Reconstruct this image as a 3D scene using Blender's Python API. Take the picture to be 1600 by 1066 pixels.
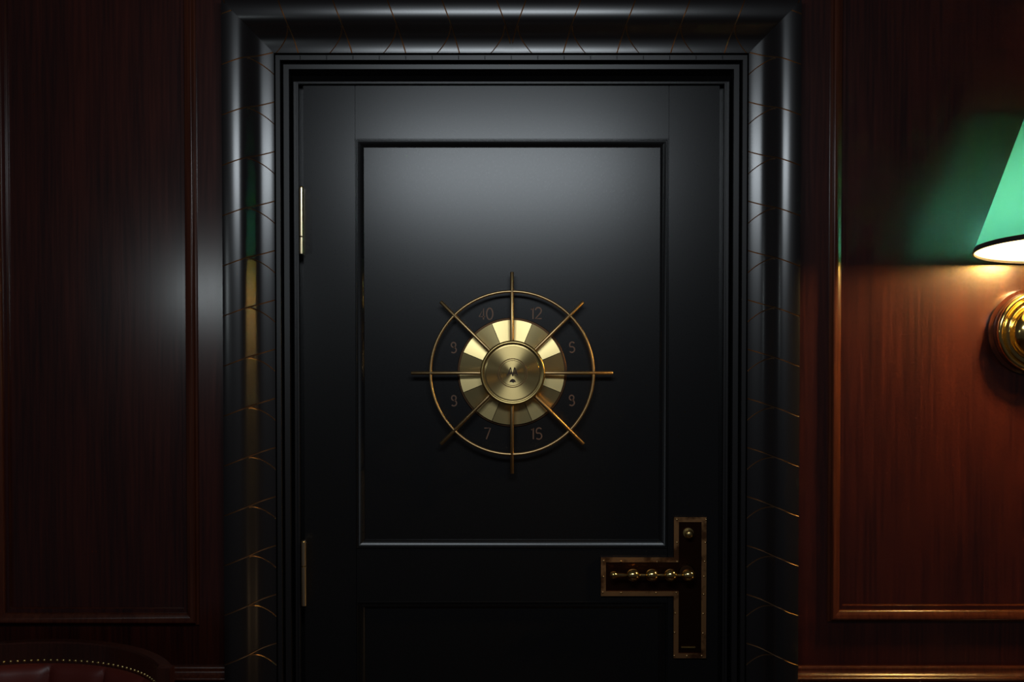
import bpy, bmesh, math, random
from mathutils import Vector, Matrix
random.seed(7)
C = bpy.context.scene
for o in list(bpy.data.objects): bpy.data.objects.remove(o)
PI = math.pi

# ------------------------------------------------------------------ camera
FPX = 1900.0
PITCH = math.radians(-1.3)
CAM = Vector((0.0, -2.5, 1.555))
cd = bpy.data.cameras.new('camera'); cam = bpy.data.objects.new('camera', cd)
C.collection.objects.link(cam); C.camera = cam
cd.sensor_width = 36; cd.lens = FPX/1600*36; cd.clip_start = 0.05
cam.location = CAM; cam.rotation_euler = (PI/2+PITCH, 0, 0)

# ------------------------------------------------------------------ world, lights, exposure
w = bpy.data.worlds.new('world'); C.world = w; w.use_nodes = True
w.node_tree.nodes['Background'].inputs[0].default_value = (0.62, 0.58, 0.68, 1)
w.node_tree.nodes['Background'].inputs[1].default_value = 0.028

def area(name, loc, target, size, sizey, power, col):
    l = bpy.data.lights.new(name, 'AREA'); l.shape = 'RECTANGLE'; l.size = size; l.size_y = sizey
    l.energy = power; l.color = col
    o = bpy.data.objects.new(name, l); C.collection.objects.link(o); o.location = loc
    o.rotation_euler = (Vector(target)-Vector(loc)).to_track_quat('-Z', 'Y').to_euler()
    return o
# unseen cool lights inferred from reflections: wide strip up high, small one left
area('high_strip_light', (-0.03, -1.5, 2.04), (0, 0, 1.75), 0.78, 0.15, 7.4, (0.84, 0.93, 1.0))
area('side_cool_light', (-0.90, -1.12, 1.62), (-0.62, 0, 1.58), 0.12, 0.08, 0.36, (0.82, 0.93, 0.96))

# unseen warm light added low right for the highlights on the lever beads
area('low_fill_light', (1.10, -0.30, 0.56), (0.37, 0.02, 1.02), 0.15, 0.12, 0.10, (1.0, 0.62, 0.30))

C.view_settings.view_transform = 'Standard'; C.view_settings.look = 'None'
C.view_settings.exposure = 0.0; C.view_settings.gamma = 1.0
C.view_settings.use_curve_mapping = False
C.cycles.max_bounces = 8

# ------------------------------------------------------------------ pixel -> plane helper (camera solved above)
def P(px, py, Y):
    a = (px-800)/FPX; b = (533-py)/FPX
    cp, sp = math.cos(PITCH), math.sin(PITCH)
    d = Vector((a, cp-b*sp, sp+b*cp))
    t = (Y-CAM.y)/d.y
    return (CAM.x+d.x*t, CAM.z+d.z*t)
def X(px, Y, py=533): return P(px, py, Y)[0]
def Z(py, Y, px=800): return P(px, py, Y)[1]

# ------------------------------------------------------------------ materials
def mat(name, col, rough=0.5, metal=0.0, spec=0.5, **kw):
    m = bpy.data.materials.new(name); m.use_nodes = True
    b = m.node_tree.nodes['Principled BSDF']
    b.inputs['Base Color'].default_value = (*col, 1); b.inputs['Roughness'].default_value = rough
    b.inputs['Metallic'].default_value = metal; b.inputs['Specular IOR Level'].default_value = spec
    for k, v in kw.items(): b.inputs[k.replace('_', ' ')].default_value = v
    return m
def NT(m): return m.node_tree.nodes, m.node_tree.links, m.node_tree.nodes['Principled BSDF']
def noise_setup(m, scale, stretch, detail=4):
    n, l, b = NT(m)
    tc = n.new('ShaderNodeTexCoord'); mp = n.new('ShaderNodeMapping'); mp.inputs['Scale'].default_value = stretch
    no = n.new('ShaderNodeTexNoise'); no.inputs['Scale'].default_value = scale; no.inputs['Detail'].default_value = detail
    l.new(tc.outputs['Object'], mp.inputs['Vector']); l.new(mp.outputs['Vector'], no.inputs['Vector'])
    return no
def ramp(m, src, stops):
    n, l, b = NT(m)
    r = n.new('ShaderNodeValToRGB'); cr = r.color_ramp
    while len(cr.elements) < len(stops): cr.elements.new(0.5)
    for e, (p, c) in zip(cr.elements, stops): e.position = p; e.color = (*c, 1)
    l.new(src, r.inputs['Fac']); return r
def bump(m, src, strength, dist):
    n, l, b = NT(m)
    bp = n.new('ShaderNodeBump'); bp.inputs['Strength'].default_value = strength; bp.inputs['Distance'].default_value = dist
    l.new(src, bp.inputs['Height']); l.new(bp.outputs['Normal'], b.inputs['Normal'])

def wood(name, c0, c1, rough, along='Z', spec=0.5):
    m = mat(name, c0, rough, 0, spec)
    n, l, b = NT(m)
    st = (1, 1, 0.035) if along == 'Z' else (0.035, 1, 1)
    fine = noise_setup(m, 170, st, 5)
    broad = noise_setup(m, 14, (1, 1, 0.12) if along == 'Z' else (0.12, 1, 1), 3)
    mx = n.new('ShaderNodeMath'); mx.operation = 'MULTIPLY_ADD'; mx.inputs[1].default_value = 0.40
    l.new(broad.outputs['Fac'], mx.inputs[0])
    h = n.new('ShaderNodeMath'); h.operation = 'MULTIPLY'; h.inputs[1].default_value = 0.60
    l.new(fine.outputs['Fac'], h.inputs[0]); l.new(h.outputs[0], mx.inputs[2])
    r = ramp(m, mx.outputs[0], [(0.32, c0), (0.68, c1)])
    l.new(r.outputs['Color'], b.inputs['Base Color'])
    rr = n.new('ShaderNodeMapRange'); rr.inputs['To Min'].default_value = rough-0.02; rr.inputs['To Max'].default_value = rough+0.02
    l.new(fine.outputs['Fac'], rr.inputs['Value']); l.new(rr.outputs['Result'], b.inputs['Roughness'])
    bump(m, fine.outputs['Fac'], 0.07, 0.0005)
    return m

M = {}
M['mahogany'] = wood('mahogany_wood', (0.013, 0.0025, 0.0020), (0.050, 0.0078, 0.0034), 0.24, 'Z', 1.0)
M['mahogany_trim'] = wood('mahogany_moulding', (0.035, 0.0075, 0.0035), (0.085, 0.022, 0.009), 0.24)
def paint(name, col, rough, spec, grain=True):
    m = mat(name, col, rough, 0, spec)
    n, l, b = NT(m)
    f = noise_setup(m, 6 if not grain else 420, (1, 1, 0.5), 3)
    rr = n.new('ShaderNodeMapRange'); rr.inputs['To Min'].default_value = rough-0.02; rr.inputs['To Max'].default_value = rough+0.02
    l.new(f.outputs['Fac'], rr.inputs['Value']); l.new(rr.outputs['Result'], b.inputs['Roughness'])
    if grain: bump(m, f.outputs['Fac'], 0.03, 0.0003)
    return m
M['door_paint'] = paint('black_door_paint', (0.0060, 0.0058, 0.0058), 0.28, 0.5)
M['frame_paint'] = paint('black_frame_paint', (0.0085, 0.007, 0.0068), 0.27, 0.85, False)
M['jamb'] = mat('black_jamb_paint', (0.0075, 0.0065, 0.0065), 0.36, 0, 0.75)
M['gap'] = mat('black_gap', (0.001, 0.001, 0.001), 0.9, 0, 0.1)
M['brass'] = mat('satin_brass', (0.62, 0.45, 0.17), 0.30, 1.0)
def brushed(name, col, rough, an):
    """brushed in circles round the wheel's centre"""
    m = mat(name, col, rough, 1.0)
    n, l, b = NT(m)
    tc = n.new('ShaderNodeTexCoord'); sb = n.new('ShaderNodeVectorMath'); sb.operation = 'SUBTRACT'
    sb.inputs[1].default_value = (X(800, 0.02), 0, Z(583, 0.02))
    cr = n.new('ShaderNodeVectorMath'); cr.operation = 'MULTIPLY'; cr.inputs[1].default_value = (1, 0, 1)
    nm = n.new('ShaderNodeVectorMath'); nm.operation = 'NORMALIZE'
    l.new(tc.outputs['Object'], sb.inputs[0]); l.new(sb.outputs[0], cr.inputs[0]); l.new(cr.outputs[0], nm.inputs[0])
    l.new(nm.outputs[0], b.inputs['Tangent']); b.inputs['Anisotropic'].default_value = an
    return m
M['brushed'] = brushed('turned_brass', (0.80, 0.60, 0.25), 0.32, 0.85)
M['dial'] = brushed('dial_brass', (0.74, 0.58, 0.26), 0.36, 0.35)
M['old_brass'] = mat('aged_brass', (0.60, 0.40, 0.18), 0.38, 1.0)
M['polished'] = mat('polished_brass', (0.85, 0.62, 0.22), 0.14, 1.0)
M['hinge'] = mat('hinge_brass', (0.85, 0.68, 0.42), 0.28, 1.0)
M['bronze'] = mat('dark_bronze', (0.10, 0.055, 0.03), 0.4, 1.0)
M['strip'] = mat('copper_strip', (0.34, 0.15, 0.065), 0.42, 1.0)
n_ = noise_setup(M['strip'], 30, (1, 1, 1), 4)
r_ = ramp(M['strip'], n_.outputs['Fac'], [(0.38, (0.20, 0.09, 0.04)), (0.5, (0.62, 0.32, 0.13))])
M['strip'].node_tree.links.new(r_.outputs['Color'], M['strip'].node_tree.nodes['Principled BSDF'].inputs['Base Color'])
M['plate'] = mat('dark_copper_plate', (0.045, 0.018, 0.010), 0.42, 1.0)
M['groove'] = mat('bronzed_groove', (0.25, 0.15, 0.08), 0.42, 1.0)
M['numeral'] = mat('bronze_numeral', (0.16, 0.085, 0.05), 0.5, 0.3)
M['ring_ink'] = mat('engraved_line', (0.16, 0.09, 0.03), 0.5, 0.6)
M['ink'] = mat('dark_engraving', (0.03, 0.012, 0.005), 0.6, 0.0)
M['leather'] = mat('oxblood_leather', (0.11, 0.016, 0.010), 0.44, 0, 0.5)
f_ = noise_setup(M['leather'], 350, (1, 1, 1), 3); bump(M['leather'], f_.outputs['Fac'], 0.25, 0.0006)
M['chair_wood'] = wood('dark_chair_wood', (0.025, 0.008, 0.005), (0.05, 0.014, 0.008), 0.24)
M['cloth'] = mat('white_linen', (0.8, 0.78, 0.74), 0.8)
M['floor'] = wood('dark_floorboards', (0.03, 0.015, 0.009), (0.06, 0.03, 0.016), 0.35, 'X')
M['rim'] = mat('shade_binding', (0.012, 0.010, 0.006), 0.6)

def shade_mat(name, dcol, tcol, f, fwd):
    """diffuse face, light passing through: part fully scattered, part scattered forward"""
    m = bpy.data.materials.new(name); m.use_nodes = True
    n = m.node_tree.nodes; l = m.node_tree.links; n.clear()
    out = n.new('ShaderNodeOutputMaterial'); mx = n.new('ShaderNodeMixShader'); mx.inputs[0].default_value = f
    d = n.new('ShaderNodeBsdfDiffuse'); d.inputs[0].default_value = (*dcol, 1)
    t = n.new('ShaderNodeBsdfTranslucent'); t.inputs[0].default_value = (*tcol, 1)
    r = n.new('ShaderNodeBsdfRefraction'); r.inputs['Color'].default_value = (*tcol, 1); r.inputs['Roughness'].default_value = 0.6; r.inputs['IOR'].default_value = 1.2
    m2 = n.new('ShaderNodeMixShader'); m2.inputs[0].default_value = fwd
    l.new(t.outputs[0], m2.inputs[1]); l.new(r.outputs[0], m2.inputs[2])
    l.new(d.outputs[0], mx.inputs[1]); l.new(m2.outputs[0], mx.inputs[2]); l.new(mx.outputs[0], out.inputs[0])
    return m
M['shade'] = shade_mat('green_shade_card', (0.01, 0.20, 0.12), (0.07, 0.52, 0.80), 0.40, 0.65)
M['lining'] = shade_mat('white_shade_lining', (0.8, 0.78, 0.70), (0.95, 0.98, 0.95), 0.40, 0.5)
M['bulb'] = bpy.data.materials.new('glowing_bulb'); M['bulb'].use_nodes = True
b_ = M['bulb'].node_tree.nodes['Principled BSDF']
b_.inputs['Emission Color'].default_value = (1, 0.72, 0.38, 1); b_.inputs['Emission Strength'].default_value = 400
M['ivory'] = mat('ivory_candle_tube', (0.7, 0.6, 0.42), 0.5)

# ------------------------------------------------------------------ mesh helpers
def link(name, bm, m, parent=None, smooth=None, loc=None):
    bmesh.ops.recalc_face_normals(bm, faces=bm.faces)
    me = bpy.data.meshes.new(name)
    if smooth is not None:
        for f in bm.faces: f.smooth = True
        lim = math.radians(smooth)
        for e in bm.edges:
            if len(e.link_faces) == 2 and e.calc_face_angle(0) > lim: e.smooth = False
    if loc is not None: bmesh.ops.translate(bm, verts=bm.verts, vec=-Vector(loc))
    bm.to_mesh(me); bm.free()
    o = bpy.data.objects.new(name, me); C.collection.objects.link(o); me.materials.append(m)
    if loc is not None: o.location = loc
    if parent is not None:
        o.parent = parent
        o.matrix_parent_inverse = Matrix.Translation(-parent.location)
    return o
def empty(name, loc, label, cat, group=None):
    o = bpy.data.objects.new(name, None); C.collection.objects.link(o); o.location = loc
    o.empty_display_size = 0.05; o['label'] = label; o['category'] = cat
    if group: o['group'] = group
    return o
def struct(o): o['kind'] = 'structure'; return o
def box(bm, x0, x1, y0, y1, z0, z1, bev=0.0):
    t = bmesh.new()
    vs = [t.verts.new((x, y, z)) for x in (x0, x1) for y in (y0, y1) for z in (z0, z1)]
    for f in ((0,1,3,2),(4,6,7,5),(0,4,5,1),(2,3,7,6),(0,2,6,4),(1,5,7,3)): t.faces.new([vs[i] for i in f])
    bmesh.ops.recalc_face_normals(t, faces=t.faces)
    if bev: bmesh.ops.bevel(t, geom=t.edges[:], offset=bev, segments=2, affect='EDGES')
    me = bpy.data.meshes.new('t'); t.to_mesh(me); t.free(); bm.from_mesh(me); bpy.data.meshes.remove(me)
    return bm
def lathe(bm, prof, c, axis='Y', n=64, rot=None):
    """prof: (radius, height); revolve about axis through c; rot optional matrix about c."""
    c = Vector(c); rings = []
    for r, h in prof:
        ring = []
        for k in range(n if r > 1e-6 else 1):
            a = 2*PI*k/n
            if axis == 'Y': v = Vector((r*math.cos(a), h, r*math.sin(a)))
            elif axis == 'Z': v = Vector((r*math.cos(a), r*math.sin(a), h))
            else: v = Vector((h, r*math.cos(a), r*math.sin(a)))
            if rot: v = rot @ v
            ring.append(bm.verts.new(c+v))
        rings.append(ring)
    for a, b in zip(rings, rings[1:]):
        if len(a) == 1 and len(b) == 1: continue
        for k in range(n):
            k2 = (k+1) % n
            if len(a) == 1: bm.faces.new((a[0], b[k], b[k2]))
            elif len(b) == 1: bm.faces.new((a[k], a[k2], b[0]))
            else: bm.faces.new((a[k], a[k2], b[k2], b[k]))
    return bm
def tube(bm, pts, r, n=12, closed=False, cap=True):
    pts = [Vector(p) for p in pts]; rings = []; N = len(pts)
    rr = r if isinstance(r, (list, tuple)) else [r]*N
    up = None
    for i, p in enumerate(pts):
        if closed: t = pts[(i+1) % N]-pts[i-1]
        else: t = pts[min(i+1, N-1)]-pts[max(i-1, 0)]
        t.normalize()
        if up is None:
            up = Vector((0, 1, 0)) if abs(t.y) < 0.9 else Vector((1, 0, 0))
        s = t.cross(up).normalized(); up = s.cross(t).normalized()
        rings.append([bm.verts.new(p+(s*math.cos(2*PI*k/n)+up*math.sin(2*PI*k/n))*rr[i]) for k in range(n)])
    for i in range(N if closed else N-1):
        a, b = rings[i], rings[(i+1) % N]
        for k in range(n): bm.faces.new((a[k], a[(k+1) % n], b[(k+1) % n], b[k]))
    if not closed and cap: bm.faces.new(rings[0]); bm.faces.new(rings[-1][::-1])
    return bm
def frame(bm, prof, x0, x1, z0, z1, bottom=True):
    """sweep prof [(u outward, y)] round the rectangle with mitred corners; bottom=False leaves it open to z0"""
    loops = []
    for u, y in prof:
        if bottom: loops.append([bm.verts.new(v) for v in ((x0-u, y, z0-u), (x0-u, y, z1+u), (x1+u, y, z1+u), (x1+u, y, z0-u))])
        else: loops.append([bm.verts.new(v) for v in ((x0-u, y, z0), (x0-u, y, z1+u), (x1+u, y, z1+u), (x1+u, y, z0))])
    k = 4 if bottom else 3
    for a, b in zip(loops, loops[1:]):
        for i in range(k): bm.faces.new((a[i], a[(i+1) % 4], b[(i+1) % 4], b[i]))
    return bm
def quad(bm, *vs): bm.faces.new([bm.verts.new(v) for v in vs]); return bm

# ------------------------------------------------------------------ depths and measured lines
Y_DOOR = 0.050          # face of the door's stiles and rails
Y_FIELD = 0.062         # its sunk panel
# ARCH moulding (opening side)
AX = abs(X(430, -0.002) - X(1168, -0.002))/2        # half width at its inner edge
CX = (X(430, -0.002) + X(1168, -0.002))/2
AZ = Z(83, -0.002)
AW = 0.0975                                          # its width
Y_IN, Y_OUT = -0.004, -0.061

# ------------------------------------------------------------------ floor, wall
H = 2.95
bm = bmesh.new(); box(bm, -2.6, 2.6, -3.0, 0.3, -0.05, 0.0)
fl = struct(link('floor', bm, M['floor']))

YS = 0.0; YP = 0.010       # stile plane, panel field plane
PL = dict(x0=X(14, YP), x1=X(287, YP), z0=Z(950, YP), z1=2.55)      # left panel field
PR = dict(x0=X(1317, YP), x1=1.75, z0=Z(945, YP), z1=2.55)          # right panel field
PLL = dict(x0=-2.4, x1=X(-60, YP), z0=PL['z0'], z1=2.55)            # panel beyond the left picture edge
ox = AX+0.03; oz = AZ+0.03                                          # rough opening
bm = bmesh.new()
def wall_piece(x0, x1, z0, z1, y0=YS, y1=0.16): box(bm, x0, x1, y0, y1, z0, z1)
ZW = Z(1050, YS)     # dado line
wx0, wx1 = -2.6, 2.6
# left of the opening
wall_piece(PL['x1'], CX-ox, 0, H); wall_piece(PLL['x1'], PL['x0'], 0, H); wall_piece(wx0, PLL['x0'], 0, H)
for p in (PL, PLL):
    wall_piece(p['x0'], p['x1'], 0, p['z0']); wall_piece(p['x0'], p['x1'], p['z1'], H); wall_piece(p['x0'], p['x1'], p['z0'], p['z1'], YP)
wall_piece(CX-ox, CX+ox, oz, H)
wall_piece(CX+ox, PR['x0'], 0, H); wall_piece(PR['x1'], wx1, 0, H)
wall_piece(PR['x0'], PR['x1'], 0, PR['z0']); wall_piece(PR['x0'], PR['x1'], PR['z1'], H); wall_piece(PR['x0'], PR['x1'], PR['z0'], PR['z1'], YP)
struct(link('wall_back', bm, M['mahogany']))

# panel mouldings: bead, quirk, hump
def arc(cx, cy, r, a0, a1, n):
    return [(cx+r*math.cos(math.radians(a0+(a1-a0)*i/n)), cy+r*math.sin(math.radians(a0+(a1-a0)*i/n))) for i in range(n+1)]
def hump():
    p = [(-0.001, YP+0.001)]
    p += arc(0.0028, YP-0.006, 0.0032, 180, 340, 8)
    p += [(0.0066, YP-0.004), (0.0072, YP-0.004)]
    p += [(0.0076, -0.004), (0.0082, -0.0062), (0.0094, -0.0078), (0.0112, -0.0090), (0.0150, -0.0110), (0.0190, -0.0129), (0.0212, -0.0138), (0.0232, -0.0143)]
    p += [(0.0250, -0.0142), (0.0262, -0.0134), (0.0270, -0.0118), (0.0272, -0.006), (0.0280, -0.0050), (0.0316, -0.0045), (0.0322, -0.003), (0.0322, 0.001)]
    return p
for i, p in enumerate((PL, PR, PLL)):
    bm = bmesh.new(); frame(bm, hump(), p['x0'], p['x1'], p['z0'], p['z1'])
    struct(link('trim_%d' % (i+1), bm, M['mahogany_trim'], smooth=35))
# dado rail both sides of the door frame
def rail(x0, x1, name):
    bm = bmesh.new(); zt = Z(1046, -0.02)
    pr = [(0.001, zt+0.002), (-0.008, zt+0.002), (-0.0105, zt-0.001), (-0.0105, zt-0.0035), (-0.010, zt-0.006), (-0.012, zt-0.010), (-0.016, zt-0.014),
          (-0.0205, zt-0.0165), (-0.0235, zt-0.018), (-0.0245, zt-0.0205), (-0.0235, zt-0.023), (-0.018, zt-0.025), (-0.012, zt-0.034), (-0.010, zt-0.05), (0.001, zt-0.052)]
    a = [bm.verts.new((x0, y, z)) for y, z in pr]; b = [bm.verts.new((x1, y, z)) for y, z in pr]
    for k in range(len(pr)-1): bm.faces.new((a[k], a[k+1], b[k+1], b[k]))
    bm.faces.new(a); bm.faces.new(b[::-1])
    struct(link(name, bm, M['mahogany_trim'], smooth=50))
rail(-2.6, CX-AX-AW-0.001, 'trim_4'); rail(CX+AX+AW+0.001, 2.6, 'trim_5')
# skirting
for nm, a, b in (('baseboard_left', -2.6, CX-AX-AW), ('baseboard_right', CX+AX+AW, 2.6)):
    bm = bmesh.new(); box(bm, a, b, -0.018, 0.0005, 0, 0.14, 0.004); struct(link(nm, bm, M['mahogany_trim']))

# ------------------------------------------------------------------ carved architrave round the door
_K = [(0, -16), (0.06, -6), (0.13, 1), (0.22, 7), (0.31, 15), (0.40, 30), (0.47, 45), (0.52, 50), (0.60, 49), (0.66, 38), (0.73, 24), (0.80, 17), (0.88, 12), (0.95, 7), (1.0, 2)]
def _slope(s):
    for (a, va), (b, vb) in zip(_K, _K[1:]):
        if s <= b: return math.tan(math.radians(va+(vb-va)*(s-a)/(b-a)))
    return 0
_I = [0.0]
for _i in range(400): _I.append(_I[-1]+_slope((_i+0.5)/400)*AW/400)
def ogee(s):
    """s 0 = outer edge .. 1 = inner edge -> depth"""
    f = s*400; i = min(int(f), 399); return Y_IN - _I[-1] + _I[i]+(_I[i+1]-_I[i])*(f-i)
print('architrave depth', _I[-1])
NS = 44
svals = [i/NS for i in range(NS+1)]
PER = 0.1012
def fmain(s):   # along-offset of the long carved line, s 0 outer .. 1 inner (positive = towards the top / the middle)
    return 0.0330*(s**1.25) + 0.004*math.sin(s*PI)
def fbranch(s): # the short line that forks off at mid width and falls back
    t = max(0, (s-0.50)/0.50); return fmain(0.50) - 0.0015 - 0.003*t - 0.0255*t**1.7
GD, GW, GG = 0.0013, 0.0013, 0.0024
def carved(side):
    """list of rows: each row is list of (s, along, depth)"""
    rows = []
    if side == 'top': L = AX+AW+0.05; start = -0.0
    def row(fn, depth, cond=lambda s: True): rows.append([(s, fn(s), depth if cond(s) else 0.0) for s in svals])
    return rows
def skin(bm, V, R):
    for j in range(len(V)-1):
        a, b = V[j], V[j+1]
        for i in range(NS):
            f = bm.faces.new((a[i], a[i+1], b[i+1], b[i]))
            if max(R[j][i][1], R[j][i+1][1], R[j+1][i][1], R[j+1][i+1][1]) > 1e-5: f.material_index = 1
def build_arch_side(sgn):
    bm = bmesh.new()
    zmax = AZ+AW
    k0 = Z(98, Y_OUT)            # outer end of the topmost line
    n = int((k0)/PER)+1
    rows = []
    top = lambda s: AZ + (1-s)*AW
    def add(fn, dep): rows.append([(fn(s), dep(s)) for s in svals])
    # from the top mitre downwards
    add(lambda s: top(s), lambda s: 0)
    for k in range(-1, n+1):
        b = k0-k*PER
        m = lambda s, b=b: b+fmain(s)
        br = lambda s, b=b: min(b+fbranch(s), b+fmain(s)-0.0030)
        bd = lambda s: GD*min(1, max(0, (s-0.52)/0.10))
        prevf = None
        add(lambda s: m(s)+GG, lambda s: 0); add(lambda s: m(s)+GW, lambda s: 0); add(m, lambda s: GD)
        add(lambda s: m(s)-GW, lambda s: 0)
        add(lambda s: br(s)+GW*0.99, lambda s: 0)
        add(br, bd); add(lambda s: br(s)-GW, lambda s: 0); add(lambda s: br(s)-GG, lambda s: 0)
        nb = b-PER
        for q in (0.33, 0.67):
            add(lambda s, q=q: (br(s)-GG)*(1-q)+(nb+fmain(s)+GG)*q, lambda s: 0)
    # fix ordering and clip at mitre and floor
    prev = None; vrows = []
    for r in rows:
        vr = []
        for i, (s, (z, d)) in enumerate(zip(svals, r)):
            if z > top(s): z = top(s); d = 0
            if z < 0: z = 0; d = 0
            if prev is not None and z > prev[i]: z = prev[i]
            if prev is not None and prev[i]-z < 1e-5: d = 0
            vr.append((z, d))
        prev = [z for z, d in vr]; vrows.append(vr)
    V = []
    for vr in vrows:
        V.append([bm.verts.new((CX+sgn*(AX+(1-s)*AW), ogee(s)+d, z)) for s, (z, d) in zip(svals, vr)])
    skin(bm, V, vrows)
    bmesh.ops.remove_doubles(bm, verts=bm.verts, dist=2e-5)
    # outer cheek and inner return
    xo = CX+sgn*(AX+AW)
    quad(bm, (xo, ogee(0), 0), (xo, ogee(0), zmax), (xo, 0.002, zmax), (xo, 0.002, 0))
    bmesh.ops.dissolve_degenerate(bm, edges=bm.edges, dist=1e-6)
    return bm
def build_arch_top():
    bm = bmesh.new()
    rows = []
    half = lambda s: AX+(1-s)*AW
    def add(fn, dep): rows.append([(fn(s), dep(s)) for s in svals])
    per = (P(1109, 5, Y_OUT)[0]-P(1023, 5, Y_OUT)[0])
    add(lambda s: -half(s), lambda s: 0)
    marks = [X(432, Y_OUT, 5)+per*k-CX for k in range(0, 5)]
    half_rows = []
    def addh(fn, dep): half_rows.append([(fn(s), dep(s)) for s in svals])
    # left half: long line leans to the middle (+x), short fork leans back
    for k in range(-1, 5):
        b = X(432, Y_OUT, 5)-CX+per*k
        m = lambda s, b=b: b+fmain(s)
        br = lambda s, b=b: min(b+fbranch(s), b+fmain(s)-0.0030)
        bd = lambda s: GD*min(1, max(0, (s-0.52)/0.10))
        seq = [(lambda s, m=m: m(s)+GG, 0), (lambda s, m=m: m(s)+GW, 0), (m, 1), (lambda s, m=m: m(s)-GW, 0),
               (lambda s, br=br: br(s)+GW*0.99, 0), (br, 2), (lambda s, br=br: br(s)-GW, 0), (lambda s, br=br: br(s)-GG, 0)]
        seq = seq[::-1]
        for fn, kd in seq:
            addh(fn, (lambda s: 0) if kd == 0 else ((lambda s: GD) if kd == 1 else bd))
    left = half_rows
    # clip to mitre on the left and to the centre line on the right
    def clean(rws):
        out = []; prev = None
        for r in rws:
            vr = []
            for i, (s, (x, d)) in enumerate(zip(svals, r)):
                if x < -half(s): x, d = -half(s), 0
                if x > -0.002: x, d = -0.002, 0
                if prev and x < prev[i]: x = prev[i]
                if prev and x-prev[i] < 1e-5: d = 0
                vr.append((x, d))
            prev = [x for x, d in vr]; out.append(vr)
        return out
    L = clean(rows+left+[[(-0.002, 0)]*len(svals)])
    full = L+[[(-x, d) for x, d in r] for r in L[::-1]]
    V = [[bm.verts.new((CX+x, ogee(s)+d, AZ+(1-s)*AW)) for s, (x, d) in zip(svals, r)] for r in full]
    skin(bm, V, full)
    bmesh.ops.remove_doubles(bm, verts=bm.verts, dist=2e-5)
    z = AZ+AW
    quad(bm, (CX-AX-AW, ogee(0), z), (CX+AX+AW, ogee(0), z), (CX+AX+AW, 0.002, z), (CX-AX-AW, 0.002, z))
    bmesh.ops.dissolve_degenerate(bm, edges=bm.edges, dist=1e-6)
    return bm
struct(link('trim_6', build_arch_side(-1), M['frame_paint'], smooth=32))
struct(link('trim_7', build_arch_side(1), M['frame_paint'], smooth=32))
struct(link('trim_8', build_arch_top(), M['frame_paint'], smooth=32))
for nm in ('trim_6', 'trim_7', 'trim_8'): bpy.data.objects[nm].data.materials.append(M['groove'])

# ------------------------------------------------------------------ stepped jamb lining
bm = bmesh.new(); loops = []
for px, py, y in ((429.5, 82, 0.001), (430.3, 82.5, Y_IN+0.001), (431.3, 84.5, 0.016), (432.3, 86.3, 0.000), (439, 93.5, 0.0), (439.6, 94, 0.001), (442.3, 98, 0.040), (444.6, 100.8, 0.012),
                  (452.8, 107.8, 0.012), (453.4, 108.6, 0.014), (456.5, 118, 0.080), (460, 127.4, 0.038), (460.3, 127.8, 0.034), (463.3, 128.8, 0.034), (463.8, 129, 0.037),
                  (464.6, 129.3, 0.037), (465, 129.5, 0.034), (467.3, 130.4, 0.034), (468, 131, 0.036), (469.7, 133, 0.098), (492, 155, 0.098)):
    hw = CX-X(px, y); zt = Z(py, y)
    loops.append([bm.verts.new(v) for v in ((CX-hw, y, 0), (CX-hw, y, zt), (CX+hw, y, zt), (CX+hw, y, 0))])
for a, b in zip(loops, loops[1:]):
    for i in range(3): bm.faces.new((a[i], a[i+1], b[i+1], b[i]))
struct(link('trim_9', bm, M['jamb'], smooth=None))
# joints across the head's first step
# (thin raised-edge cuts, every 41 px)

bm = bmesh.new()
for k in range(-8, 9):
    x = CX + (k-0.0)*(41.1/761) ; box(bm, x-0.0006, x+0.0006, -0.0003, 0.0008, Z(93, 0), Z(87, 0))
struct(link('trim_10', bm, M['gap']))

# ------------------------------------------------------------------ door
dx0, dx1 = X(475, Y_DOOR), X(1123, Y_DOOR); dz1 = Z(134, Y_DOOR)
door = bpy.data.objects.new('door_1', None); C.collection.objects.link(door); door.location = ((dx0+dx1)/2, Y_DOOR, 0)
struct(door)
def panel(pxl, pxr, pyt, pyb):
    return X(pxl, Y_DOOR), X(pxr, Y_DOOR), Z(pyb, Y_DOOR), Z(pyt, Y_DOOR)
ux0, ux1, uz0, uz1 = panel(556, 1044, 217, 857)
lz1 = Z(940, Y_DOOR); lz0 = 0.24
bt = 0.045
g = 0.0007
bm = bmesh.new()
box(bm, dx0, ux0-g, Y_DOOR, Y_DOOR+bt, 0.008, dz1, 0.0006); link('stile', bm, M['door_paint'], door)
bm = bmesh.new(); box(bm, ux1+g, dx1, Y_DOOR, Y_DOOR+bt, 0.008, dz1, 0.0006); link('stile', bm, M['door_paint'], door)
for a, b in ((uz1, dz1), (lz1, uz0), (0.008, lz0)):
    bm = bmesh.new(); box(bm, ux0, ux1, Y_DOOR, Y_DOOR+bt, a, b, 0.0006); link('door_rail', bm, M['door_paint'], door)
bm = bmesh.new(); box(bm, ux0-0.01, ux1+0.01, Y_FIELD, Y_FIELD+0.02, uz0-0.01, uz1+0.01); link('door_panel', bm, M['door_paint'], door)
bm = bmesh.new(); box(bm, ux0-0.01, ux1+0.01, Y_FIELD, Y_FIELD+0.02, lz0-0.01, lz1+0.01); link('door_panel', bm, M['door_paint'], door)
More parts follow.
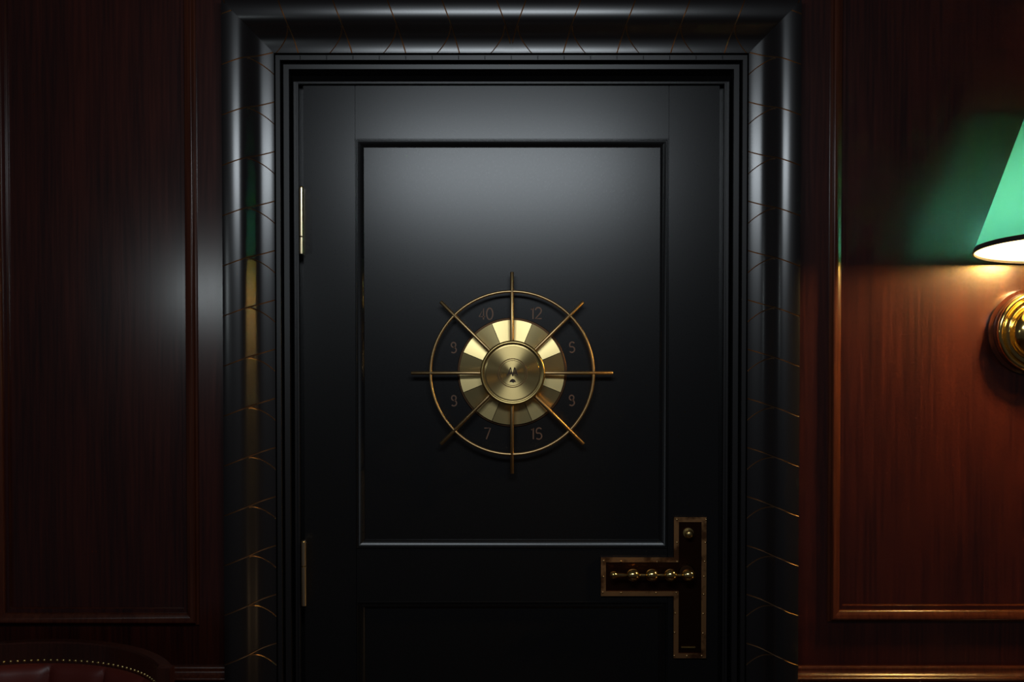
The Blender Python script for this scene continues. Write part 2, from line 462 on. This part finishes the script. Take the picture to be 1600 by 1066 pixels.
dm = [(0.0, Y_DOOR+0.003), (0.0, Y_DOOR-0.0016), (-0.0008, Y_DOOR-0.0024), (-0.0022, Y_DOOR-0.0024), (-0.0030, Y_DOOR-0.0014), (-0.0034, Y_DOOR+0.0016),
      (-0.0042, Y_DOOR+0.0016), (-0.0050, Y_DOOR-0.0004), (-0.0066, Y_DOOR+0.0002), (-0.0150, Y_DOOR+0.0085), (-0.0166, Y_DOOR+0.0095), (-0.0170, Y_FIELD+0.001)]
for z0, z1 in ((uz0, uz1), (lz0, lz1)):
    bm = bmesh.new(); frame(bm, dm, ux0, ux1, z0, z1); link('panel_moulding', bm, M['door_paint'], door, smooth=40)

# hinges
for pt, ps, pb, px in ((293, 370, 397, 471), (847, 885, 947, 474.5)):
    Yh = 0.022; x = X(px, Yh, (pt+pb)/2)
    z1, zs, z0 = Z(pt, Yh), Z(ps, Yh), Z(pb, Yh)
    bm = bmesh.new(); r = 0.0058
    def seg(a, b): lathe(bm, [(0, a), (r*0.8, a), (r, a+0.0008), (r, b-0.0008), (r*0.8, b), (0, b)], (x, Yh, 0), 'Z', 24)
    seg(z0, zs-0.0006); seg(zs+0.0006, z1)
    h = link('hinge', bm, M['hinge'], door, smooth=40); h['label'] = 'brass hinge knuckle'
    bm = bmesh.new(); box(bm, x-0.0006, x+0.0006, Yh, Y_DOOR+0.03, z0, z1)
    link('hinge_leaf', bm, M['hinge'], h).matrix_parent_inverse = Matrix()
    bm = bmesh.new()
    lathe(bm, [(0, z1), (r*0.6, z1), (r*0.75, z1+0.0015), (r*0.5, z1+0.003), (0, z1+0.0035)], (x, Yh, 0), 'Z', 20)
    link('hinge_pin', bm, M['hinge'], h, smooth=40).matrix_parent_inverse = Matrix()

# lock plate: L shaped backing, riveted border
Yp = Y_DOOR-0.005
def LX(zx): return X(900+zx/3.808, Yp, 900)
def LZ(zy): return Z(780+zy/3.808, Yp, 1050)
outer = [(586, 107), (784, 107), (763, 945), (573, 945), (583, 577), (148, 577), (148, 345), (583, 345)]
# true shape is upright: average the leaning verticals
xr = LX(774); xl = LX(581); xa = LX(148); zt = LZ(107); zb = LZ(945); za1 = LZ(346); za0 = LZ(576)
bwid = 0.0102
poly_o = [(xl, zt), (xr, zt), (xr, zb), (xl, zb), (xl, za0), (xa, za0), (xa, za1), (xl, za1)]
poly_i = [(xl+bwid, zt-bwid), (xr-bwid, zt-bwid), (xr-bwid, zb+bwid), (xl+bwid, zb+bwid), (xl+bwid, za0+bwid), (xa+bwid, za0+bwid), (xa+bwid, za1-bwid), (xl+bwid, za1-bwid)]
def prism(bm, poly, y0, y1):
    a = [bm.verts.new((x, y0, z)) for x, z in poly]; b = [bm.verts.new((x, y1, z)) for x, z in poly]
    n = len(poly)
    for i in range(n): bm.faces.new((a[i], a[(i+1) % n], b[(i+1) % n], b[i]))
    bm.faces.new(a); bm.faces.new(b[::-1])
plate = bpy.data.objects.new('lock_plate', None)
bm = bmesh.new(); prism(bm, poly_o, Yp, Y_DOOR-0.0001)
lock = link('lock_plate', bm, M['plate'], door); lock['label'] = 'dark copper lock plate with a riveted border'
bm = bmesh.new(); n = 8
fo = [bm.verts.new((x, Yp-0.0030, z)) for x, z in poly_o]; fi = [bm.verts.new((x, Yp-0.0030, z)) for x, z in poly_i]
bo = [bm.verts.new((x, Yp-0.0002, z)) for x, z in poly_o]; bi = [bm.verts.new((x, Yp-0.0002, z)) for x, z in poly_i]
for i in range(n):
    j = (i+1) % n
    bm.faces.new((fo[i], fo[j], fi[j], fi[i])); bm.faces.new((fo[i], fo[j], bo[j], bo[i])); bm.faces.new((fi[i], fi[j], bi[j], bi[i]))
bmesh.ops.bevel(bm, geom=[e for e in bm.edges if all(abs(v.co.y-(Yp-0.003)) < 1e-6 for v in e.verts) and len(e.link_faces) == 2 and e.calc_face_angle(0) > 1], offset=0.0008, segments=2, affect='EDGES')
def child(name, bm, m, par, smooth=None):
    o = link(name, bm, m, None, smooth); o.parent = par
    o.matrix_parent_inverse = Matrix() if par.parent is not None else Matrix.Translation(-par.location)
    return o
# (sub-parts live in the door's world coordinates: their parent mesh sits at the world origin)
child('border_strip', bm, M['strip'], lock)['label'] = 'copper border strip'
riv = [(599,121),(771,121),(600,257),(768,257),(602,371),(764,370),(761,460),(759,565),(596,556),(757,681),(591,678),(755,797),(587,793),(749,931),(585,931),
       (165,366),(267,369),(482,371),(163,461),(159,554),(268,556),(476,556),(660,931)]
proto = None
for zx, zy in riv:
    px_, pz_ = LX(zx), LZ(zy)
    # snap on to the strip
    bm = bmesh.new(); lathe(bm, [(0.0024, 0), (0.0021, -0.0009), (0.0012, -0.0015), (0, -0.0018)], (0, 0, 0), 'Y', 14)
    if proto is None:
        proto = link('rivet', bm, M['old_brass'], None, 60); o = proto
    else:
        bm.free(); o = proto.copy(); C.collection.objects.link(o)
    o.location = (px_, Yp-0.0030, pz_); o.parent = lock
# small knob of the latch
bm = bmesh.new()
kx, kz = X(1078, Y_DOOR-0.02), Z(835, Y_DOOR-0.02, 1078)
lathe(bm, [(0.011, -0.0), (0.011, -0.002), (0.0045, -0.003), (0.0045, -0.010), (0.0078, -0.0125), (0.0088, -0.016), (0.0078, -0.0195), (0.004, -0.0215), (0, -0.022)], (kx, Yp, kz), 'Y', 32)
child('latch_knob', bm, M['brass'], lock, 50)['label'] = 'small round brass knob'
# dim keyhole cover with brass foot line
kz2 = LZ(775); kx2 = LX(672)
bm = bmesh.new()
for r1, r2 in ((0.0125, 0.0105),):
    N = 40
    A = [[bm.verts.new((kx2+math.cos(2*PI*k/N)*r, y, kz2+math.sin(2*PI*k/N)*r*1.7)) for k in range(N)] for r, y in ((r1, Yp), (r1, Yp-0.0015), (r2, Yp-0.0015), (r2, Yp-0.0005))]
    for a, b in zip(A, A[1:]):
        for k in range(N): bm.faces.new((a[k], a[(k+1) % N], b[(k+1) % N], b[k]))
    bm.faces.new(A[-1])
child('keyhole_cover', bm, M['plate'], lock)
bm = bmesh.new(); box(bm, LX(625), LX(711), Yp-0.004, Yp, LZ(885), LZ(876), 0.0008)
child('brass_lip', bm, M['brass'], lock)['label'] = 'thin horizontal brass lip'

# lever handle, a string of beads
YL = Y_DOOR-0.034
hx1, hz = X(1077, YL), Z(899, YL, 1077)
bm = bmesh.new()
prof = [(0.0175, 0), (0.0175, -0.0022), (0.0168, -0.003), (0.0158, -0.0022), (0.0150, -0.0012), (0.0075, -0.0012), (0.0062, -0.004), (0.0062, -0.022)]
rx, rz = hx1-0.0005, hz+0.000
lathe(bm, [(r, h) for r, h in prof], (hx1, Yp, hz), 'Y', 40)
lever = link('door_handle', bm, M['bronze'], door, 45); lever['label'] = 'polished brass lever of rounded beads'
xs = [X(p, YL) for p in (1077, 1049, 1020, 990)]
xe = X(957, YL)
pr = []
def bead(xc, r):
    for i in range(13):
        a = PI*(i+0.9)/(12+1.8); pr.append((r*math.sin(a), xc+r*1.15*math.cos(a)))
pr.append((0, xs[0]+0.0147))
bead(xs[0], 0.0128)
for xc in xs[1:]: bead(xc, 0.0126)
pr += [(0.0042, xe+0.014), (0.0045, xe+0.010), (0.007, xe+0.007), (0.0078, xe+0.003), (0.0072, xe), (0.0050, xe-0.003), (0, xe-0.0045)]
bm = bmesh.new(); lathe(bm, pr, (0, YL, hz), 'X', 32)
child('lever', bm, M['polished'], lever, 50)

# ------------------------------------------------------------------ ship's wheel on the door panel
YW = Y_FIELD-0.036
wc = (X(800, YW), Z(583, YW))
pxm = (Y_FIELD+2.5)/FPX          # metres per pixel near the field
wm = (YW+2.5)/FPX
wheel = empty('ship_wheel', (wc[0], Y_FIELD, wc[1]), "brass ship's wheel with eight spokes mounted on the black door panel", 'wheel')
def wpart(name, bm, m, smooth=None): return link(name, bm, m, wheel, smooth)
# backing disc
bm = bmesh.new(); c = (wc[0], 0, wc[1]); R = 85.5*pxm
lathe(bm, [(0, Y_FIELD-0.004), (R-0.001, Y_FIELD-0.004), (R, Y_FIELD-0.003), (R, Y_FIELD-0.0001)], c, 'Y', 96)
wpart('backing_disc', bm, M['bronze'], 40)
# sixteen folded dial segments
ri, ro = 40*pxm, 81.5*pxm; TL = math.tan(math.radians(5.5))
for k in range(16):
    a0, a1 = math.radians(k*22.5), math.radians((k+1)*22.5)     # clockwise from the top
    valley0 = (k % 2 == 0)
    bm = bmesh.new(); yb = Y_FIELD-0.0045
    gap = 0.0006
    top = {}; n = 8
    rows = []
    for i in range(n+1):
        t = i/n; a = a0+(a1-a0)*t; s = t if valley0 else 1-t
        row = []
        for r in (ri, ro):
            aa = a0+gap/r+(a1-a0-2*gap/r)*t
            hgt = 0.004+r*(math.radians(22.5)*s)*TL+(ro-r)*math.tan(math.radians(6))
            row.append((r*math.sin(aa), hgt, r*math.cos(aa)))
        rows.append(row)
    T = [[bm.verts.new((wc[0]+x, yb-h, wc[1]+z)) for x, h, z in row] for row in rows]
    B = [[bm.verts.new((wc[0]+x, yb, wc[1]+z)) for x, h, z in row] for row in rows]
    for i in range(n):
        bm.faces.new((T[i][0], T[i][1], T[i+1][1], T[i+1][0]))
        bm.faces.new((T[i][1], B[i][1], B[i+1][1], T[i+1][1])); bm.faces.new((T[i][0], B[i][0], B[i+1][0], T[i+1][0]))
    bm.faces.new((T[0][0], T[0][1], B[0][1], B[0][0])); bm.faces.new((T[n][0], T[n][1], B[n][1], B[n][0]))
    wpart('dial_segment', bm, M['dial'])
# rim
bm = bmesh.new(); RR = 127.5*wm; N = 160
tube(bm, [(wc[0]+RR*math.sin(2*PI*i/N), YW, wc[1]+RR*math.cos(2*PI*i/N)) for i in range(N)], 0.0031, 12, closed=True)
wpart('rim', bm, M['old_brass'], 60)
# spokes
for k in range(8):
    a = PI/4*k; d = Vector((math.sin(a), 0, math.cos(a)))
    o = Vector((wc[0], YW, wc[1])); r0, r1 = 47*wm, 158*wm
    bm = bmesh.new()
    rs = 0.0038
    tube(bm, [o+d*r0, o+d*(r0+0.01), o+d*(r1-0.0008), o+d*r1], [rs, rs, rs, rs*0.75], 16)
    wpart('spoke', bm, M['old_brass'], 50)
# hub
YH = YW-0.016; hm = (YH+2.5)/FPX
c = (X(801, YH), 0, Z(583, YH)); R = 51*hm
bm = bmesh.new()
lathe(bm, [(R*0.93, Y_FIELD-0.004), (R*0.93, YW+0.004), (R*0.97, YH+0.010), (R, YH+0.005), (R*0.99, YH+0.001), (R*0.955, YH-0.0012), (R*0.915, YH-0.0010), (R*0.885, YH+0.0010), (R*0.87, YH+0.0012)], c, 'Y', 96)
wpart('hub', bm, M['brass'], 60)
bm = bmesh.new()
g0 = 0.44
lathe(bm, [(R*0.88, YH+0.0030), (R*0.87, YH+0.0012), (R*0.83, YH+0.0004), (R*0.82, YH), (R*0.46, YH), (0, YH)], c, 'Y', 128)
cap = wpart('hub_face', bm, M['brushed'], 3); cap['label'] = 'circular brushed brass hub face'
bm = bmesh.new()
for ra, rb in ((0.452, 0.425), (0.392, 0.378)):
    lathe(bm, [(R*ra, YH), (R*ra, YH-0.0003), (R*rb, YH-0.0003), (R*rb, YH)], c, 'Y', 96)
wpart('engraved_ring', bm, M['ring_ink'])
# monogram and dome mark
def strokes(bm, lines, w, y, th=0.0004):
    for ln in lines:
        pts = [Vector((x, 0, z)) for x, z in ln]
        n = len(pts); L = []; Rr = []
        for i, p in enumerate(pts):
            t = pts[min(i+1, n-1)]-pts[max(i-1, 0)]; t.normalize(); nn = Vector((-t.z, 0, t.x))*w/2
            L.append(p+nn); Rr.append(p-nn)
        f = [[bm.verts.new((q.x, yy, q.z)) for q in s] for yy in (y-th, y) for s in (L, Rr)]
        for i in range(n-1):
            bm.faces.new((f[0][i], f[0][i+1], f[1][i+1], f[1][i])); bm.faces.new((f[0][i], f[0][i+1], f[2][i+1], f[2][i])); bm.faces.new((f[1][i], f[1][i+1], f[3][i+1], f[3][i]))
        bm.faces.new((f[0][0], f[1][0], f[3][0], f[2][0])); bm.faces.new((f[0][-1], f[1][-1], f[3][-1], f[2][-1]))
# in zoom pixels (21.33/px) round (430,525)
def hz_(x, y): return (c[0]+(x-432)/21.33*hm, c[2]-(y-522)/21.33*hm)
bm = bmesh.new()
strokes(bm, [[hz_(270, 610), hz_(362, 335)], [hz_(362, 335), hz_(432, 630)], [hz_(432, 630), hz_(497, 335)], [hz_(497, 335), hz_(592, 605)],
             [hz_(315, 535), hz_(400, 535)], [hz_(460, 535), hz_(560, 535)]], 1.5*hm, YH)
m_ = wpart('monogram', bm, M['ink']); m_['label'] = 'dark AA monogram'
bm = bmesh.new()
prism(bm, [hz_(320, 830), hz_(345, 775), hz_(385, 735), hz_(432, 718), hz_(480, 735), hz_(520, 775), hz_(545, 830), hz_(500, 825), hz_(450, 850), hz_(400, 825)], YH-0.0004, YH)
wpart('dome_mark', bm, M['ink'])
# numerals: stroke drawn, inlaid in the panel
def circ(cx, cy, rx, ry, a0, a1, n=18): return [(cx+rx*math.cos(math.radians(a0+(a1-a0)*i/n)), cy+ry*math.sin(math.radians(a0+(a1-a0)*i/n))) for i in range(n+1)]
G = {'1': ([[(0.02, 0.80), (0.20, 0.98), (0.20, 0.0)]], 0.30),
     '2': ([circ(0.30, 0.72, 0.27, 0.27, 170, -30)+[(0.50, 0.52), (0.04, 0.03), (0.60, 0.03)]], 0.62),
     '4': ([[(0.42, 0.0), (0.42, 0.98), (0.02, 0.25), (0.56, 0.25)]], 0.60),
     '0': ([circ(0.30, 0.5, 0.28, 0.49, 90, 450, 28)], 0.62),
     '7': ([[(0.02, 0.97), (0.58, 0.97), (0.20, 0.0)]], 0.60),
     '5': ([circ(0.34, 0.72, 0.25, 0.26, 35, 200)+[(0.13, 0.54)]+circ(0.31, 0.27, 0.27, 0.27, 110, -140)], 0.62),
     '9': ([circ(0.32, 0.74, 0.22, 0.23, -90, 270, 24)+circ(0.32, 0.25, 0.27, 0.26, 80, -140)], 0.62)}
def numeral(s, px, py, hpx):
    bm = bmesh.new(); h = hpx*pxm; W = sum(G[ch][1] for ch in s)*h*0.95+0.08*h*(len(s)-1)
    x = X(px, Y_FIELD, py)-W/2; z = Z(py, Y_FIELD, px)-h/2
    for ch in s:
        strokes(bm, [[(x+u*h*0.95, z+v*h) for u, v in ln] for ln in G[ch][0]], 2.0*pxm, Y_FIELD, 0.0003)
        x += (G[ch][1]*0.95+0.08)*h
    link('numeral', bm, M['numeral'], wheel)['label'] = 'bronze numeral ' + s
for s, px, py, h in (('40', 759.5, 490.5, 18), ('12', 838, 489.5, 18), ('9', 708.5, 543, 16.5), ('5', 893.5, 542.5, 16.5), ('9', 709, 626, 16.5), ('9', 893, 625.5, 16.5),
                     ('7', 761.5, 677.5, 18), ('15', 838.5, 677.5, 18)):
    numeral(s, px, py, h)

# ------------------------------------------------------------------ wall lamp
lx = X(1611, 0.0); lz = Z(519, -0.01, 1611)
lamp = empty('wall_lamp', (lx, YP, lz), 'brass wall lamp with glowing green cone shade on red mahogany panelling', 'lamp')
bm = bmesh.new()
lathe(bm, [(0.0870, YP-0.0002), (0.0885, 0.004), (0.0885, -0.002), (0.0850, -0.006), (0.0825, -0.010), (0.0835, -0.013), (0.0825, -0.020), (0.079, -0.026), (0, -0.026)], (lx, 0, lz), 'Y', 96)
link('wall_block', bm, M['chair_wood'], lamp, 40)['label'] = 'turned dark wood wall block'
bm = bmesh.new()
bp = [(0.079, -0.0262), (0.0822, -0.029), (0.0835, -0.033), (0.0828, -0.037), (0.0800, -0.0402), (0.0765, -0.0408), (0.0735, -0.0390), (0.0722, -0.0360)]
bp += [(0.0700, -0.0335), (0.0660, -0.0318), (0.0610, -0.0312), (0.0585, -0.0318), (0.0572, -0.0335)]
bp += [(0.056*math.cos(math.radians(a)), -0.034-0.034*math.sin(math.radians(a))) for a in range(4, 86, 4)] + [(0, -0.068)]
lathe(bm, bp, (lx, 0, lz), 'Y', 96); link('backplate', bm, M['polished'], lamp, 45)
# swan arm
TLT = math.radians(6.3); ysh = -0.190
srx = 0.181; sc = Vector((lx, ysh, Z(389, ysh, 1620)))
rot = Matrix.Rotation(-TLT, 3, 'X')       # top leans to the wall
axis = rot @ Vector((0, 0, 1))
bz = sc + axis*0.105
arm = [(lx, -0.060, lz), (lx, -0.088, lz-0.004), (lx, -0.105, lz+0.020), (lx, -0.104, lz+0.10), (lx, -0.110, bz.z-0.02), (lx, -0.135, bz.z+0.020), (lx, bz.y+0.010, bz.z+0.022), tuple(bz)]
bm = bmesh.new()
pts = []
for i in range(len(arm)-1):
    p0 = Vector(arm[max(i-1, 0)]); p1 = Vector(arm[i]); p2 = Vector(arm[i+1]); p3 = Vector(arm[min(i+2, len(arm)-1)])
    for q in range(6):
        t = q/6; pts.append(0.5*((2*p1)+(p2-p0)*t+(2*p0-5*p1+4*p2-p3)*t*t+(3*p1-p0-3*p2+p3)*t**3))
pts.append(Vector(arm[-1])); tube(bm, pts, 0.006, 16); link('arm', bm, M['polished'], lamp, 60)
bm = bmesh.new(); lathe(bm, [(0, 0.008), (0.008, 0.008), (0.014, 0.002), (0.0145, -0.030), (0.011, -0.034), (0, -0.034)], bz, 'Z', 32, rot); link('socket', bm, M['polished'], lamp, 50)
bm = bmesh.new()
lathe(bm, [(0.008, -0.034), (0.012, -0.046), (0.020, -0.066), (0.0225, -0.080), (0.020, -0.095), (0.011, -0.104), (0, -0.107)], bz, 'Z', 32, rot); link('bulb', bm, M['bulb'], lamp, 60)
bm = bmesh.new()
for k in range(3):
    a = 2*PI*k/3+0.5; tube(bm, [bz+rot@Vector((0.012*math.cos(a), 0.012*math.sin(a), 0.004)), bz+rot@Vector(((srx-0.105*0.39-0.0015)*math.cos(a), (srx-0.105*0.39-0.0015)*math.sin(a), 0))], 0.0012, 8)
link('shade_carrier', bm, M['polished'], lamp, 60)
# shade
sh = 0.315; rt = srx-sh*0.39-0.02
bm = bmesh.new(); th = 0.0012
lathe(bm, [(srx, 0), (srx-sh*0.39*0.5, sh*0.5), (srx-sh*0.39, sh)], sc, 'Z', 128, rot)
link('lamp_shade', bm, M['shade'], lamp, 60)['label'] = 'translucent green cone lamp shade'
bm = bmesh.new(); lathe(bm, [(srx-th, 0.0005), (srx-sh*0.39-th, sh-0.0005)], sc, 'Z', 128, rot); link('shade_lining', bm, M['lining'], lamp, 60)['label'] = 'white inner lining of the shade'
bm = bmesh.new(); lathe(bm, [(srx-0.0018, -0.001), (srx+0.0016, -0.001), (srx+0.0018-0.0035, 0.009), (srx-0.003, 0.009), (srx-0.0018, -0.001)], sc, 'Z', 128, rot)
link('shade_binding', bm, M['rim'], lamp, 30)['label'] = 'dark edge binding of the shade'
bl = bpy.data.lights.new('lamp_bulb_light', 'POINT'); bl.energy = 52.0; bl.color = (1.0, 0.51, 0.05); bl.shadow_soft_size = 0.026
blo = bpy.data.objects.new('lamp_bulb_light', bl); C.collection.objects.link(blo); blo.location = bz-axis*0.083
blo.visible_glossy = True

# ------------------------------------------------------------------ barrel chair in the lower left corner
ccx = -0.925; R0 = 0.318; ccy = -0.050-R0; ztop = Z(996, -0.04, 80)
chair = empty('barrel_chair', (ccx, ccy, 0), 'barrel armchair with oxblood leather back, brass nails and curved wooden top rail', 'chair')
def pol(r, th, z): return Vector((ccx+r*math.sin(th), ccy+r*math.cos(th), z))
A1 = math.radians(64)
def arcsweep(bm, sec, a0, a1, n, cap=True):
    rows = []
    for i in range(n+1):
        th = a0+(a1-a0)*i/n; rows.append([bm.verts.new(pol(r, th, z)) for r, z in sec])
    k = len(sec)
    for a, b in zip(rows, rows[1:]):
        for i in range(k): bm.faces.new((a[i], a[(i+1) % k], b[(i+1) % k], b[i]))
    if cap: bm.faces.new(rows[0]); bm.faces.new(rows[-1][::-1])
bm = bmesh.new()
arcsweep(bm, [(R0, ztop-0.003), (R0-0.003, ztop), (R0-0.023, ztop), (R0-0.026, ztop-0.003), (R0-0.027, ztop-0.043), (R0-0.0, ztop-0.044)], -A1, A1, 64)
link('top_rail', bm, M['chair_wood'], chair, 40)
# leather back with channels
bm = bmesh.new()
seam = math.radians(24.3); off = math.radians(1.3)
cols = 150; ang = math.radians(61); rowsz = [(ztop-0.042, 0.0), (ztop-0.044, 0.004), (ztop-0.050, 0.009), (ztop-0.060, 0.013), (ztop-0.08, 0.017), (ztop-0.14, 0.022), (ztop-0.25, 0.026), (0.47, 0.026)]
def chan(th, z):
    t = ((th-off+ (ztop-z)*0.35)/seam) % 1.0; t = abs(t-0.5)*2
    return 0.014*(1-t**5)
G0 = []
for z, b in rowsz:
    G0.append([bm.verts.new(pol(R0-0.026-b*0.6-chan(-ang+2*ang*i/cols, z)*min(1, b/0.012), -ang+2*ang*i/cols, z)) for i in range(cols+1)])
for a, b in zip(G0, G0[1:]):
    for i in range(cols): bm.faces.new((a[i], a[i+1], b[i+1], b[i]))
link('backrest', bm, M['leather'], chair, 60)
bm = bmesh.new(); arcsweep(bm, [(R0-0.006, ztop-0.034), (R0-0.020, ztop-0.034), (R0-0.020, 0.30), (R0-0.006, 0.30)], -A1+0.05, A1-0.05, 48)
link('back_shell', bm, M['chair_wood'], chair, 40)
# nail heads
bm = bmesh.new(); lathe(bm, [(0.0034, 0), (0.0030, -0.0014), (0.0018, -0.0025), (0, -0.0030)], (0, 0, 0), 'Y', 12)
nail = None; sp = 0.01275/(R0-0.03); k = int(A1*0.97/sp)
for i in range(-k, k+1):
    th = i*sp
    if nail is None:
        nail = link('nail_head', bm, M['brass'], None, 60); o = nail
    else:
        o = nail.copy(); C.collection.objects.link(o)
    o.location = pol(R0-0.0268, th, ztop-0.0365)-Vector((ccx, ccy, 0)); o.rotation_euler = (0, 0, -th)
    o.parent = chair
# front posts, legs, seat
for s in (-1, 1):
    th = s*(A1+0.025); c0 = pol(R0-0.0135, th, 0)
    bm = bmesh.new(); box(bm, -0.0135, 0.0135, -0.012, 0.012, 0.0, ztop-0.0015, 0.0012)
    bmesh.ops.rotate(bm, verts=bm.verts, cent=(0, 0, 0), matrix=Matrix.Rotation(-s*0.12, 3, 'Z')); bmesh.ops.translate(bm, verts=bm.verts, vec=c0)
    link('arm_post', bm, M['chair_wood'], chair)
    th = s*math.radians(28); c0 = pol(R0-0.03, th, 0)
    bm = bmesh.new(); tube(bm, [c0+Vector((0, 0, 0)), c0+Vector((0, 0, 0.32))], [0.012, 0.019], 12); link('leg', bm, M['chair_wood'], chair, 50)
bm = bmesh.new(); N = 48
sec = [(0.24, 0.33), (0.262, 0.34), (0.268, 0.40), (0.262, 0.445), (0.24, 0.465), (0.15, 0.475), (0, 0.478)]
lathe(bm, [(0, 0.33)]+sec, (ccx, ccy, 0), 'Z', N); link('seat', bm, M['leather'], chair, 60)
